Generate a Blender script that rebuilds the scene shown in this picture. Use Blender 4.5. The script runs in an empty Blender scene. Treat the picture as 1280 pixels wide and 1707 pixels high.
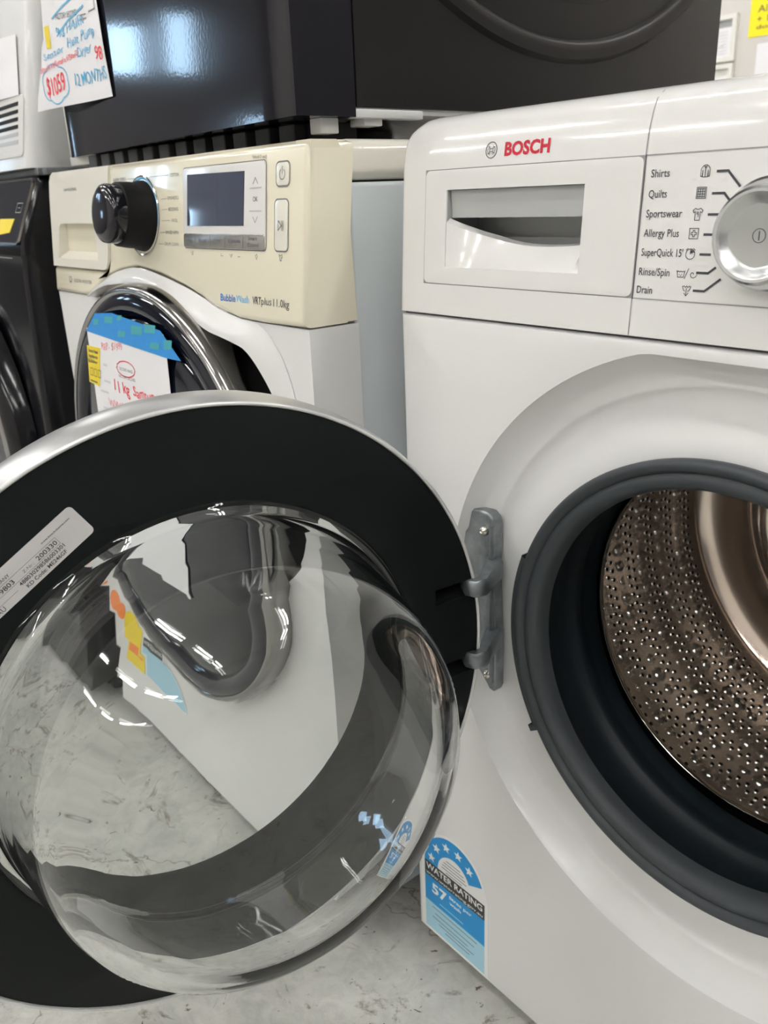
import bpy, bmesh, math, random
from mathutils import Vector, Matrix
from mathutils.geometry import tessellate_polygon
random.seed(7)
C = bpy.context.scene.collection
S = bpy.context.scene
PI = math.pi

# ------------------------------------------------------------------ camera
FPX = 1399.9
CAM = Vector((0.55264, -0.47355, 0.79474)); YAW, PITCH, ROLL = 0.89055, 0.36050, -0.04162
cy, sy_, cp, sp = math.cos(YAW), math.sin(YAW), math.cos(PITCH), math.sin(PITCH)
Fv = Vector((-sy_*cp, cy*cp, -sp)); Rv = Vector((cy, sy_, 0)); Uv = Rv.cross(Fv)
cr, sr = math.cos(ROLL), math.sin(ROLL)
R2 = cr*Rv + sr*Uv; U2 = -sr*Rv + cr*Uv
cd = bpy.data.cameras.new('camera'); cam = bpy.data.objects.new('camera', cd); C.objects.link(cam)
cd.sensor_fit = 'VERTICAL'; cd.sensor_height = 24.0; cd.lens = FPX/1707*24.0
cd.clip_start = 0.02; cd.clip_end = 100
cam.matrix_world = Matrix(((R2.x, U2.x, -Fv.x, CAM.x), (R2.y, U2.y, -Fv.y, CAM.y), (R2.z, U2.z, -Fv.z, CAM.z), (0, 0, 0, 1)))
S.camera = cam
cd.dof.use_dof = True; cd.dof.focus_distance = 0.60; cd.dof.aperture_fstop = 9.0

# ------------------------------------------------------------------ world and exposure
w = bpy.data.worlds.new('sky'); S.world = w; w.use_nodes = True
bg = w.node_tree.nodes['Background']
bg.inputs[0].default_value = (0.50, 0.74, 1.0, 1); bg.inputs[1].default_value = 16.0
S.view_settings.view_transform = 'Standard'; S.view_settings.look = 'None'
S.view_settings.gamma = 1; S.view_settings.use_curve_mapping = False
S.view_settings.exposure = -0.56
LAMP = 56.0          # brightness of the ceiling battens
def area(name, loc, rot, sx, sz, power, col, portal=False):
    l = bpy.data.lights.new(name, 'AREA'); l.shape = 'RECTANGLE'; l.size = sx; l.size_y = sz
    l.energy = power; l.color = col
    l.cycles.is_portal = portal
    o = bpy.data.objects.new(name, l); C.objects.link(o); o.location = loc; o.rotation_euler = rot
    return o
# daylight through the two windows of the left wall and the open shop front
WINS = [(-2.56, -2.12, 1.98, 2.46), (-3.20, -2.82, 2.00, 2.60), (-4.15, -3.70, 1.25, 1.62)]
for a_, b_, l_, h_ in WINS: area('sky_portal', (-8.1, (a_+b_)/2, (l_+h_)/2), (0, -PI/2, 0), h_-l_, b_-a_, 1, (1, 1, 1), True)

# ------------------------------------------------------------------ materials
def mat(name, col, rough=0.5, metal=0.0, coat=0.0, spec=0.5, emis=0, trans=0, ior=1.5, noise=None, bump=None):
    m = bpy.data.materials.new(name); m.use_nodes = True
    nt = m.node_tree; b = nt.nodes['Principled BSDF']
    b.inputs['Base Color'].default_value = (*col, 1); b.inputs['Roughness'].default_value = rough
    b.inputs['Metallic'].default_value = metal; b.inputs['Coat Weight'].default_value = coat
    b.inputs['Coat Roughness'].default_value = 0.04
    b.inputs['Specular IOR Level'].default_value = spec; b.inputs['IOR'].default_value = ior
    b.inputs['Transmission Weight'].default_value = trans
    if emis:
        b.inputs['Emission Color'].default_value = (*col, 1); b.inputs['Emission Strength'].default_value = emis
    tc = nt.nodes.new('ShaderNodeTexCoord')
    if noise:
        sc, amt = noise
        n = nt.nodes.new('ShaderNodeTexNoise'); n.inputs['Scale'].default_value = sc; n.inputs['Detail'].default_value = 6
        nt.links.new(tc.outputs['Object'], n.inputs['Vector'])
        mx = nt.nodes.new('ShaderNodeMix'); mx.data_type = 'RGBA'
        mx.inputs[6].default_value = (*[c*(1-amt) for c in col], 1); mx.inputs[7].default_value = (*[min(1, c*(1+amt)) for c in col], 1)
        nt.links.new(n.outputs['Fac'], mx.inputs[0]); nt.links.new(mx.outputs[2], b.inputs['Base Color'])
    if bump:
        sc, st, dist = bump
        n = nt.nodes.new('ShaderNodeTexNoise'); n.inputs['Scale'].default_value = sc; n.inputs['Detail'].default_value = 2
        nt.links.new(tc.outputs['Object'], n.inputs['Vector'])
        bp = nt.nodes.new('ShaderNodeBump'); bp.inputs['Strength'].default_value = st; bp.inputs['Distance'].default_value = dist
        nt.links.new(n.outputs['Fac'], bp.inputs['Height']); nt.links.new(bp.outputs['Normal'], b.inputs['Normal'])
        if coat: nt.links.new(bp.outputs['Normal'], b.inputs['Coat Normal'])
    return m
WHITE = mat('white_enamel', (0.76, 0.755, 0.74), 0.30, coat=0.3, bump=(6, 0.03, 0.01))
WPLAST = mat('white_gloss_plastic', (0.77, 0.76, 0.74), 0.16, coat=0.4)
GREYFLAP = mat('grey_plastic', (0.42, 0.43, 0.42), 0.4)
CAVITY = mat('cavity_grey_plastic', (0.42, 0.43, 0.43), 0.45)
SEAM = mat('panel_gap', (0.10, 0.095, 0.10), 0.7)
SEAMSOFT = mat('panel_gap_soft', (0.30, 0.29, 0.30), 0.6)
INK = mat('dark_print', (0.045, 0.045, 0.055), 0.5)
INKGREY = mat('grey_print', (0.16, 0.16, 0.17), 0.5)
RED = mat('red_print', (0.50, 0.0, 0.022), 0.4)
GASKET = mat('grey_rubber', (0.043, 0.049, 0.054), 0.50, spec=.35, noise=(60, 0.12))
GASKETIN = mat('dark_inner_rubber', (0.006, 0.010, 0.013), 0.45, spec=.3)  # inner folds of the seal, darker than the lip
STEEL = mat('drum_steel', (0.92, 0.87, 0.81), 0.22, 1.0)
STEELBACK = mat('drum_back_steel_tinted', (0.72, 0.62, 0.55), 0.14, 1.0)  # same drum steel, with the dim brown reflections put into its colour
STEELRIM = mat('steel_rim', (0.75, 0.70, 0.62), 0.12, 1.0)
HOLE = mat('perforation_dark', (0.010, 0.008, 0.008), 0.8)
DOORBLK = mat('black_door_plastic', (0.0068, 0.0090, 0.0090), 0.42, spec=.15, noise=(40, .1))
SLOT = mat('slot_dark', (0.002, 0.002, 0.002), 0.9)
SILVER = mat('silver_paint', (0.60, 0.60, 0.60), 0.30, 0.7)
SILVERLT = mat('silver_edge', (0.75, 0.75, 0.74), 0.3, 0.4)
GLASS = mat('clear_glass', (0.975, 0.985, 0.98), 0.0, trans=1.0, ior=1.47, spec=.28)
CLEARP = mat('clear_plastic', (0.93, 0.95, 0.945), 0.02, trans=1.0, ior=1.12)
ZINC = mat('cast_zinc', (0.23, 0.25, 0.265), 0.38, 0.8, noise=(70, 0.75), bump=(180, 0.25, 0.002))
SCREW = mat('steel_screw', (0.62, 0.60, 0.55), 0.25, 1.0)
KNOB = mat('brushed_knob', (0.55, 0.56, 0.56), 0.26, 0.9)
KNOBRIM = mat('knob_chrome', (0.72, 0.73, 0.74), 0.16, 0.95)
KNOBDARK = mat('knob_gap', (0.05, 0.05, 0.05), 0.4)
PAPER = mat('white_paper', (0.80, 0.79, 0.81), 0.7)
LABELW = mat('label_paper', (0.60, 0.585, 0.575), 0.5)
WELSBLUE = mat('label_blue', (0.0, 0.235, 0.56), 0.35)
WELSLIGHT = mat('label_pale_blue', (0.36, 0.60, 0.72), 0.4)
WELSBLK = mat('label_black', (0.012, 0.012, 0.012), 0.35)
WELSWHITE = mat('label_white', (0.80, 0.80, 0.78), 0.4)
CREAM = mat('yellowed_plastic', (0.80, 0.75, 0.59), 0.18, coat=0.5)
CREAMSIDE = CREAM
CREAMLT = mat('ivory_plastic', (0.80, 0.77, 0.68), 0.16, coat=0.5)
SIDEGREY = mat('pale_grey_steel', (0.56, 0.60, 0.615), 0.4)
CHROME = mat('chrome_ring', (0.36, 0.35, 0.34), 0.14, 1.0)
DARKGLASS = mat('dark_door_glass', (0.003, 0.004, 0.010), 0.05, coat=0.0, spec=.55)
LEFTBLK = mat('deep_black_gloss', (0.005, 0.005, 0.007), 0.14, spec=.4)
BLKGLOSS = mat('black_gloss', (0.008, 0.0075, 0.011), 0.12, coat=0.4, spec=.3, bump=(260, 0.05, 0.0006))
BLKSIDE = mat('black_steel_side', (0.014, 0.0125, 0.0125), 0.34, spec=.22)
BLKMATT = mat('black_matt', (0.006, 0.006, 0.0065), 0.6, spec=.2)
BLKRIB = mat('dark_rubber_rib', (0.030, 0.030, 0.032), 0.6)
LCD = mat('lcd_glass', (0.055, 0.065, 0.10), 0.06, coat=1.0)
BTNSILVER = mat('silver_button_strip', (0.50, 0.48, 0.45), 0.25, 0.8)
BLUEPR = mat('blue_print', (0.03, 0.17, 0.55), 0.4)
LTBLUEPR = mat('light_blue_print', (0.12, 0.50, 0.85), 0.4)
TAPE = mat('blue_tape', (0.015, 0.24, 0.62), 0.5, noise=(120, 0.12))
TAPEG = mat('green_tape_print', (0.05, 0.33, 0.38), 0.5)
REDPEN = mat('red_marker', (0.78, 0.04, 0.06), 0.6)
PINKPEN = mat('pink_marker', (0.80, 0.22, 0.26), 0.6)
BLUEPEN = mat('blue_marker', (0.10, 0.42, 0.68), 0.6)
YELLOW = mat('yellow_sticker', (0.80, 0.62, 0.03), 0.5)
YELSIGN = mat('yellow_sign', (0.92, 0.74, 0.0), 0.5)
ORANGE = mat('orange_print', (0.80, 0.22, 0.04), 0.5)
FRAMEW = mat('cream_frame', (0.72, 0.71, 0.66), 0.5)
PRINTG = mat('pale_print', (0.62, 0.63, 0.65), 0.6)
DARKSTRIP = mat('grey_strip', (0.36, 0.37, 0.38), 0.6)
PLAINW = mat('white_plain', (0.66, 0.66, 0.645), 0.35, coat=0.2)
GREYPL = mat('grey_gloss_plastic', (0.30, 0.30, 0.31), 0.3)
GALV = mat('dull_metal_strip', (0.17, 0.18, 0.19), 0.4, 0.5, noise=(20, .4))

# ------------------------------------------------------------------ object helpers
ORIG = {}
def origin(p):
    return ORIG.get(p.name, Vector((0, 0, 0))) if p else Vector((0, 0, 0))
def thing(name, label, cat, loc, group=None):
    o = bpy.data.objects.new(name, None); C.objects.link(o); o.location = loc
    o.empty_display_size = 0.05
    o['label'] = label; o['category'] = cat
    if group: o['group'] = group
    ORIG[o.name] = Vector(loc); return o
def link(name, me, m, parent=None, label=None, ang=35):
    """me holds world coordinates; they are shifted to the parent's origin"""
    og = origin(parent)
    if og.length: me.transform(Matrix.Translation(-og))
    for mm in (m if isinstance(m, (list, tuple)) else [m]): me.materials.append(mm)
    if ang:
        for p in me.polygons: p.use_smooth = True
        me.set_sharp_from_angle(angle=math.radians(ang))
    o = bpy.data.objects.new(name, me); C.objects.link(o)
    if parent: o.parent = parent
    ORIG[o.name] = og
    if label: o['label'] = label
    return o
def top(o, label, cat, group=None):
    """a one-mesh thing: move its origin to its base centre"""
    me = o.data; xs = [v.co for v in me.vertices]
    c = Vector((sum(v.x for v in xs)/len(xs), sum(v.y for v in xs)/len(xs), min(v.z for v in xs)))
    me.transform(Matrix.Translation(-c)); o.location = c; ORIG[o.name] = c
    o['label'] = label; o['category'] = cat
    if group: o['group'] = group
    return o
def mesh(name, vs, fs):
    me = bpy.data.meshes.new(name); me.from_pydata([tuple(v) for v in vs], [], fs); me.validate(); me.update(); return me
def frombm(bm, name='m'):
    bmesh.ops.recalc_face_normals(bm, faces=bm.faces)
    me = bpy.data.meshes.new(name); bm.to_mesh(me); bm.free(); return me
def ident(u, v, w): return Vector((u, -w, v))          # u right, v up, w towards the viewer
def frame(o, r, u, n):
    o, r, u, n = map(Vector, (o, r, u, n))
    return lambda a, b, c=0: o + r*a + u*b + n*c
def addbox(bm, lo, hi, bev=0, seg=2, f=None):
    r = bmesh.ops.create_cube(bm, size=1)
    for v in r['verts']:
        v.co = Vector([(lo[i]+hi[i])/2 + v.co[i]*(hi[i]-lo[i]) for i in range(3)])
    if bev:
        es = list({e for v in r['verts'] for e in v.link_edges})
        r2 = bmesh.ops.bevel(bm, geom=es, offset=bev, segments=seg, affect='EDGES', profile=0.5)
        vs = {v for fc in r2['faces'] for v in fc.verts} | {v for v in r['verts'] if v.is_valid}
    else: vs = set(r['verts'])
    if f:
        for v in vs: v.co = f(v.co)
    return vs
def box(name, lo, hi, m, parent=None, bev=0, seg=2, label=None, f=None):
    bm = bmesh.new(); addbox(bm, lo, hi, bev, seg, f)
    return link(name, frombm(bm), m, parent, label)
def boxes(name, lst, m, parent=None, bev=0, f=None, label=None):
    bm = bmesh.new()
    for lo, hi in lst: addbox(bm, lo, hi, bev, 2, f)
    return link(name, frombm(bm), m, parent, label)
def lathe(name, prof, fr, m, parent=None, n=96, a0=0, a1=2*PI, close=False, label=None, ang=35, caps=False):
    """prof: (r, w) pairs; fr(u,v,w) maps the lathe frame to the world"""
    full = abs(a1-a0-2*PI) < 1e-6; k = n if full else n+1
    vs = []; fs = []; P = len(prof)
    for i in range(k):
        a = a0 + (a1-a0)*i/n
        for r, ww in prof: vs.append(fr(r*math.cos(a), r*math.sin(a), ww))
    for i in range(n):
        j = (i+1) % k
        for q in range(P if close else P-1):
            q2 = (q+1) % P
            fs.append((i*P+q, j*P+q, j*P+q2, i*P+q2))
    me = mesh(name, vs, fs)
    bm = bmesh.new(); bm.from_mesh(me); bmesh.ops.remove_doubles(bm, verts=bm.verts, dist=1e-6)
    bpy.data.meshes.remove(me)
    return link(name, frombm(bm, name), m, parent, label, ang)
def prism(name, outline, f, w0, w1, m, parent=None, holes=(), bev=0, label=None, ang=35, mk=False):
    """flat shape with holes, from depth w0 (back) to w1 (front), placed by f(u,v,w)"""
    loops = [list(outline)] + [list(h) for h in holes]
    polys = [[Vector((p[0], p[1], 0)) for p in l] for l in loops]
    flat = [p for l in loops for p in l]
    tris = tessellate_polygon(polys) if holes else None
    bm = bmesh.new(); n = len(flat)
    fv = [bm.verts.new(Vector((p[0], p[1], w1))) for p in flat]; bv = [bm.verts.new(Vector((p[0], p[1], w0))) for p in flat]
    if tris:
        for t in tris:
            bm.faces.new([fv[i] for i in t]); bm.faces.new([bv[i] for i in reversed(t)])
    else:
        bm.faces.new(fv); bm.faces.new(list(reversed(bv)))
    s = 0; edges = []
    for l in loops:
        for i in range(len(l)):
            a, b = s+i, s+(i+1) % len(l)
            bm.faces.new((fv[a], fv[b], bv[b], bv[a]))
            edges.append((fv[a], fv[b]))
        s += len(l)
    bmesh.ops.recalc_face_normals(bm, faces=bm.faces)
    if bev:
        es = [bm.edges.get(e) for e in edges]
        bmesh.ops.bevel(bm, geom=[e for e in es if e], offset=bev, segments=3, affect='EDGES', profile=0.5, clamp_overlap=True)
    for v in bm.verts: v.co = f(v.co.x, v.co.y, v.co.z)
    if mk: return bm
    return link(name, frombm(bm), m, parent, label, ang)
def rrect(x0, z0, x1, z1, r, n=5, skew=0):
    pts = []
    for cx, cz, a in ((x1-r, z0+r, -PI/2), (x1-r, z1-r, 0), (x0+r, z1-r, PI/2), (x0+r, z0+r, PI)):
        for i in range(n+1):
            t = a + PI/2*i/n; pts.append((cx+r*math.cos(t), cz+r*math.sin(t)))
    return pts
def circ(cx, cz, r, n=48, rz=None):
    return [(cx+r*math.cos(2*PI*i/n), cz+(rz or r)*math.sin(2*PI*i/n)) for i in range(n)]
def ribs(name, lines, f, m, parent=None, width=0.0008, w=0.0003, label=None, closed=False):
    """flat printed strokes: each line is a list of (u,v) points"""
    vs = []; fs = []
    for ln in lines:
        pts = [Vector((p[0], p[1])) for p in ln]
        for i in range(len(pts)-1):
            a, b = pts[i], pts[i+1]
            d = b-a
            if d.length < 1e-9: continue
            d.normalize(); nn = Vector((-d.y, d.x))*width/2; e = d*width*0.3
            q = len(vs)
            for p_ in (a-e-nn, b+e-nn, b+e+nn, a-e+nn): vs.append(f(p_.x, p_.y, w))
            fs.append((q, q+1, q+2, q+3))
    return link(name, mesh(name, vs, fs), m, parent, label, ang=0)
_cap = [None]
def textmesh(s, bold=0, spacing=1.0):
    cu = bpy.data.curves.new('t', 'FONT'); cu.body = s; cu.size = 1; cu.offset = bold; cu.resolution_u = 3
    cu.space_character = spacing
    ob = bpy.data.objects.new('t', cu); C.objects.link(ob)
    dg = bpy.context.evaluated_depsgraph_get()
    me = bpy.data.meshes.new_from_object(ob.evaluated_get(dg))
    bpy.data.objects.remove(ob); bpy.data.curves.remove(cu)
    return me
def text(s, f, u0, v0, width, cap, m, parent=None, w=0.0003, bold=0.0, shear=0.0, slope=0.0, wave=0.0, name='lettering', label=None):
    """lettering whose baseline starts at (u0,v0), fitted to a width and a capital height"""
    if _cap[0] is None:
        t = textmesh('H'); _cap[0] = max(v.co.y for v in t.vertices); bpy.data.meshes.remove(t)
    me = textmesh(s, bold)
    x0 = min(v.co.x for v in me.vertices); x1 = max(v.co.x for v in me.vertices)
    kx = width/(x1-x0); kz = cap/_cap[0]
    for v in me.vertices:
        x = (v.co.x-x0)*kx; z = v.co.y*kz
        if wave:
            x += wave*cap*math.sin(z/cap*2.3+x/cap*1.1); z += wave*cap*math.sin(x/cap*2.9+1)
        v.co = f(u0 + x + z*shear, v0 + z + x*slope, w)
    return link(name, me, m, parent, label, ang=0)
def tube(bm, pts, r, n=10, f=None, flat=1.0):
    """a swept round (or flattened) bar along pts"""
    pts = [Vector(p) for p in pts]; rings = []
    up = Vector((0, 0, 1))
    for i, p in enumerate(pts):
        t = (pts[min(i+1, len(pts)-1)] - pts[max(i-1, 0)]).normalized()
        a = t.cross(up)
        if a.length < 1e-3: a = t.cross(Vector((1, 0, 0)))
        a.normalize(); b = a.cross(t)
        rr = r[i] if isinstance(r, (list, tuple)) else r
        rings.append([bm.verts.new(p + a*rr*math.cos(2*PI*k/n) + b*rr*flat*math.sin(2*PI*k/n)) for k in range(n)])
    for A, B in zip(rings, rings[1:]):
        for k in range(n): bm.faces.new((A[k], A[(k+1) % n], B[(k+1) % n], B[k]))
    bm.faces.new(rings[0]); bm.faces.new(list(reversed(rings[-1])))

# ------------------------------------------------------------------ the room
def concrete():
    m = bpy.data.materials.new('stained_concrete'); m.use_nodes = True; nt = m.node_tree; b = nt.nodes['Principled BSDF']
    N = nt.nodes.new; L = nt.links.new
    tc = N('ShaderNodeTexCoord')
    def noise(sc, det, rough=0.6, dist=0.0):
        n = N('ShaderNodeTexNoise'); n.inputs['Scale'].default_value = sc; n.inputs['Detail'].default_value = det
        n.inputs['Roughness'].default_value = rough; n.inputs['Distortion'].default_value = dist
        L(tc.outputs['Object'], n.inputs['Vector']); return n
    def ramp(src, stops):
        r = N('ShaderNodeValToRGB'); e = r.color_ramp.elements
        e[0].position, e[0].color = stops[0][0], (*stops[0][1], 1); e[1].position, e[1].color = stops[1][0], (*stops[1][1], 1)
        for p_, c in stops[2:]:
            k = e.new(p_); k.color = (*c, 1)
        L(src, r.inputs[0]); return r
    def mix(fac, a, bb, mode='MIX'):
        x = N('ShaderNodeMix'); x.data_type = 'RGBA'; x.blend_type = mode
        if hasattr(fac, 'links'): L(fac, x.inputs[0])
        else: x.inputs[0].default_value = fac
        for k, v in ((6, a), (7, bb)):
            if hasattr(v, 'links'): L(v, x.inputs[k])
            else: x.inputs[k].default_value = (*v, 1)
        return x.outputs[2]
    base = ramp(noise(7, 8, 0.62, 0.6).outputs['Fac'], [(0.32, (0.40, 0.405, 0.375)), (0.66, (0.60, 0.595, 0.55))]).outputs[0]
    n2 = ramp(noise(28, 8, 0.7, 1.2).outputs['Fac'], [(0.30, (0.78, 0.78, 0.78)), (0.55, (1, 1, 1))]).outputs[0]
    col = mix(1.0, base, n2, 'MULTIPLY')
    st = ramp(noise(11, 6, 0.72, 2.0).outputs['Fac'], [(0.57, (0, 0, 0)), (0.66, (1, 1, 1))]).outputs[0]
    col = mix(st, col, mix(1.0, col, (0.45, 0.41, 0.36), 'MULTIPLY'))
    sp2 = ramp(noise(60, 4, 0.6, 0.8).outputs['Fac'], [(0.67, (0, 0, 0)), (0.70, (1, 1, 1))]).outputs[0]
    col = mix(sp2, col, (0.10, 0.075, 0.055))
    vo = N('ShaderNodeTexVoronoi'); vo.feature = 'DISTANCE_TO_EDGE'; vo.inputs['Scale'].default_value = 2.2
    dn = noise(3.0, 6, 0.6); vm = N('ShaderNodeVectorMath'); vm.operation = 'MULTIPLY_ADD'
    L(dn.outputs['Color'], vm.inputs[0]); vm.inputs[1].default_value = (0.5, 0.5, 0.5); L(tc.outputs['Object'], vm.inputs[2])
    L(vm.outputs[0], vo.inputs['Vector'])
    cr_ = ramp(vo.outputs['Distance'], [(0.0, (1, 1, 1)), (0.005, (0, 0, 0))]).outputs[0]
    col = mix(cr_, col, (0.20, 0.17, 0.14))
    L(col, b.inputs['Base Color']); b.inputs['Roughness'].default_value = 0.42
    bp = N('ShaderNodeBump'); bp.inputs['Strength'].default_value = 0.12; bp.inputs['Distance'].default_value = 0.01
    L(noise(40, 6).outputs['Fac'], bp.inputs['Height']); L(bp.outputs[0], b.inputs['Normal'])
    return m
FLOORM = concrete()
WALLM = mat('beige_wall_paint', (0.60, 0.575, 0.54), 0.7, noise=(1.5, 0.03))
DARKW = mat('dark_wall_paint', (0.16, 0.155, 0.16), 0.7)
CEILM = mat('ceiling_paint', (0.40, 0.40, 0.39), 0.8)
def struct(name, o): o.name = name; o['kind'] = 'structure'; return o
X0, X1, Y0, Y1, H = -8.0, 4.5, -6.5, 4.0, 3.4
struct('floor', box('floor', (X0-.2, Y0-.2, -0.2), (X1+.2, Y1+.2, 0), FLOORM))
struct('ceiling', box('ceiling', (X0-.2, Y0-.2, H), (X1+.2, Y1+.2, H+.2), CEILM))
struct('wall_back', box('wall_back', (X0, Y1, 0), (X1, Y1+.2, H), WALLM))
struct('wall_right', box('wall_right', (X1, Y0, 0), (X1+.2, Y1+.2, H), DARKW))
# left wall with two windows, front wall with the open shop door
def fyz(x): return lambda u, v, w: Vector((x - w, u, v))
prism('wall_left', [(Y0-.2, 0), (Y1+.2, 0), (Y1+.2, H), (Y0-.2, H)], fyz(X0), 0, 0.2, DARKW,
      holes=[[(a, l_), (b_, l_), (b_, h_), (a, h_)] for a, b_, l_, h_ in WINS])['kind'] = 'structure'
struct('wall_front', box('wall_front', (X0, Y0-.2, 0), (X1, Y0, H), WALLM))
for i, (a, b_, l_, h_) in enumerate(WINS):
    o = prism('window_%d' % (i+1), [(a, l_), (b_, l_), (b_, h_), (a, h_)], fyz(X0), 0.02, 0.08, FRAMEW,
          holes=[[(a+.02, l_+.02), (b_-.02, l_+.02), (b_-.02, h_-.02), (a+.02, h_-.02)]])
    o['kind'] = 'structure'

def batten(x, y, first=None):
    t = thing('ceiling_light', 'long white fluorescent batten lit on the shop ceiling above the appliances', 'ceiling light', (x, y, H-0.09), 'lit battens on the ceiling')
    return t
LAMPM = mat('lamp_tube', (1.0, 0.985, 0.965), 0.5, emis=LAMP)
lt = batten(0, 0)
box('housing', (-.75, -.09, H-.05), (.75, .09, H-.001), PLAINW, lt, f=lambda c: Vector(c))
for yy in (-.045, .045):
    bm = bmesh.new(); tube(bm, [(-.72, yy, H-.07), (.72, yy, H-.07)], 0.022, 12); link('lamp_tube', frombm(bm), LAMPM, lt)
lights = [(0, 0)]
parts = list(lt.children)
pos = [(x, y) for y in (-4.9, -2.9, -1.1, 1.0, 2.8) for x in (-5.8, -3.4, -1.0, 1.4, 3.4)]
for i, (x, y) in enumerate(pos):
    if i == 0: lt.location = (x, y, H-.09); continue
    c = lt.copy(); C.objects.link(c); c.location = (x, y, H-.09)
    for ch in parts:
        d = ch.copy(); C.objects.link(d); d.parent = c

# ================================================================== the open white washer
W = thing('washing_machine', 'white front-loading washing machine with its round door wide open and red lettering above the drawer', 'washing machine', (0.299, 0.295, 0))
GC = (0.303, 0.456)            # centre of the door opening
def yprof(z):
    T = [(0.60, 0.0), (0.703, 0.0), (0.812, 0.0068), (0.826, 0.0088), (0.836, 0.0118), (0.843, 0.0150), (0.848, 0.0215), (0.8505, 0.032)]
    for (a, ya), (b, yb) in zip(T, T[1:]):
        if z <= b: return ya + (yb-ya)*(z-a)/(b-a)
    return T[-1][1]
fB = lambda u, v, w=0: Vector((u, yprof(v) - w, v))
# cabinet: rectangle > recess circle > opening, rounded to the sides
ZB, ZT = 0.0225, 0.7015; WX = 0.598
NA = 160
angs = sorted([2*PI*i/NA for i in range(NA)] + [math.atan2(z-GC[1], x-GC[0]) % (2*PI) for x in (0.006, WX-.006) for z in (ZB+.006, ZT-.004)])
rprof = [(0.262, 0.0), (0.2450, 0.0), (0.2435, 0.0022), (0.2405, 0.0060), (0.2360, 0.0104), (0.2310, 0.0140), (0.2262, 0.0160), (0.2205, 0.0172), (0.2190, 0.0174), (0.2178, 0.0182), (0.2150, 0.0198), (0.2090, 0.0206), (0.200, 0.0196), (0.186, 0.0160), (0.172, 0.0130), (0.166, 0.014), (0.162, 0.03)]
vs = []; fs = []
rows = []
for a in angs:
    ca, sa = math.cos(a), math.sin(a); row = []
    tx = ((WX-.006-GC[0])/ca if ca > 1e-9 else ((.006-GC[0])/ca if ca < -1e-9 else 1e9))
    tz = ((ZT-.004-GC[1])/sa if sa > 1e-9 else ((ZB+.006-GC[1])/sa if sa < -1e-9 else 1e9))
    t = min(tx, tz); bx, bz = GC[0]+ca*t, GC[1]+sa*t
    ox = (1 if ca > 0 else -1) if abs(tx-t) < 1e-6 else 0
    oz = (1 if sa > 0 else -1) if abs(tz-t) < 1e-6 else 0
    rr = 0.006
    row.append((bx+ox*rr, 0.585, bz+oz*(rr if oz < 0 else .004)))
    for k in range(5):
        th = PI/2*k/4; row.append((bx+ox*rr*math.cos(th), rr*(1-math.sin(th)), bz+oz*(rr if oz < 0 else .004)*math.cos(th)))
    r0 = t
    for k, (r, y) in enumerate(rprof):
        rr_ = min(r, r0*(0.985-0.004*k) if r > r0*0.97 else r)
        row.append((GC[0]+ca*rr_, y, GC[1]+sa*rr_))
    rows.append(row)
P = len(rows[0])
for row in rows: vs += row
n = len(rows)
for i in range(n):
    j = (i+1) % n
    for q in range(P-1): fs.append((i*P+q, j*P+q, j*P+q+1, i*P+q+1))
bm = bmesh.new(); me = mesh('c', vs, fs); bm.from_mesh(me)
link('cabinet', frombm(bm), WHITE, W, ang=27)
box('back_panel', (0.004, 0.58, ZB), (WX-.004, 0.588, 0.845), SIDEGREY, W)
# control fascia and lid in one moulding: grid over x, profile over z
xs = [0, .0008, .0022, .004, .0065, .010, .015, .021, .028, .0290, .0535, .1835, .2274, .2282, .35, .48, .575, .583, .59, .5958, .598]
prof = [(0.703, 0)] + [(z, None) for z in (.7265, .7400, .776, .7965, .8115, .820, .828, .834, .839, .843, .846, .8485, .8505)]
prof = [(z, yprof(z)) for z, _ in prof] + [(0.8520, 0.045), (0.8525, 0.10), (0.8525, 0.585)]
RC = 0.020
vs = []; fs = []; nx = len(xs)
for x in xs:
    d = min(x, WX-x); k = math.sqrt(max(0, 1-((RC-d)/RC)**2)) if d < RC else 1
    e = min(d, .004); edge = .004*(1-math.sqrt(max(0, 1-((.004-e)/.004)**2)))
    for z, y in prof:
        zc = 0.8525-RC
        z2 = zc+(z-zc)*k if z > zc else z
        if y < 0.04: y2 = y + edge
        else: y2 = y
        vs.append((x, y2, z2))
P = len(prof)
for i in range(nx-1):
    for q in range(P-1):
        if xs[i] >= .0289 and xs[i+1] <= .2275 and prof[q][0] >= .7264 and prof[q+1][0] <= .8116: continue
        fs.append((i*P+q, (i+1)*P+q, (i+1)*P+q+1, i*P+q+1))
s0 = len(vs)   # side skirts
for x in (0, WX):
    i = 0 if x == 0 else nx-1
    for q in range(P-1):
        a = len(vs); z0_, z1_ = vs[i*P+q][2], vs[i*P+q+1][2]
        vs += [(x, .585, z0_), (x, .585, z1_)]
        if q < P-2: fs.append((i*P+q, i*P+q+1, a+1, a))
link('control_panel', mesh('p', vs, fs), WPLAST, W, ang=40)
box('panel_gap', (0.003, 0.004, 0.7000), (WX-.003, 0.5, 0.7035), SEAM, W)
# dark bed seen through the gaps round the drawer front
prism('drawer_gap', [(.0285, .7260), (.2290, .7260), (.2290, .8120), (.0285, .8120)], fB, -0.004, -0.0003, SEAMSOFT, W,
      holes=[[(.0525, .7390), (.1845, .7390), (.1845, .7975), (.0525, .7975)]])
cup = (.0535, .7400, .1835, .7965)
out = rrect(.0296, .7272, .2270, .8109, .0045)
prism('drawer_front', out, fB, -0.001, 0.0004, WPLAST, W, holes=[[(cup[0], cup[1]), (cup[2], cup[1]), (cup[2], cup[3]), (cup[0], cup[3])]], bev=0.0003, ang=30)
drw = [o for o in W.children if o.name == 'drawer_front'][0]
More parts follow.
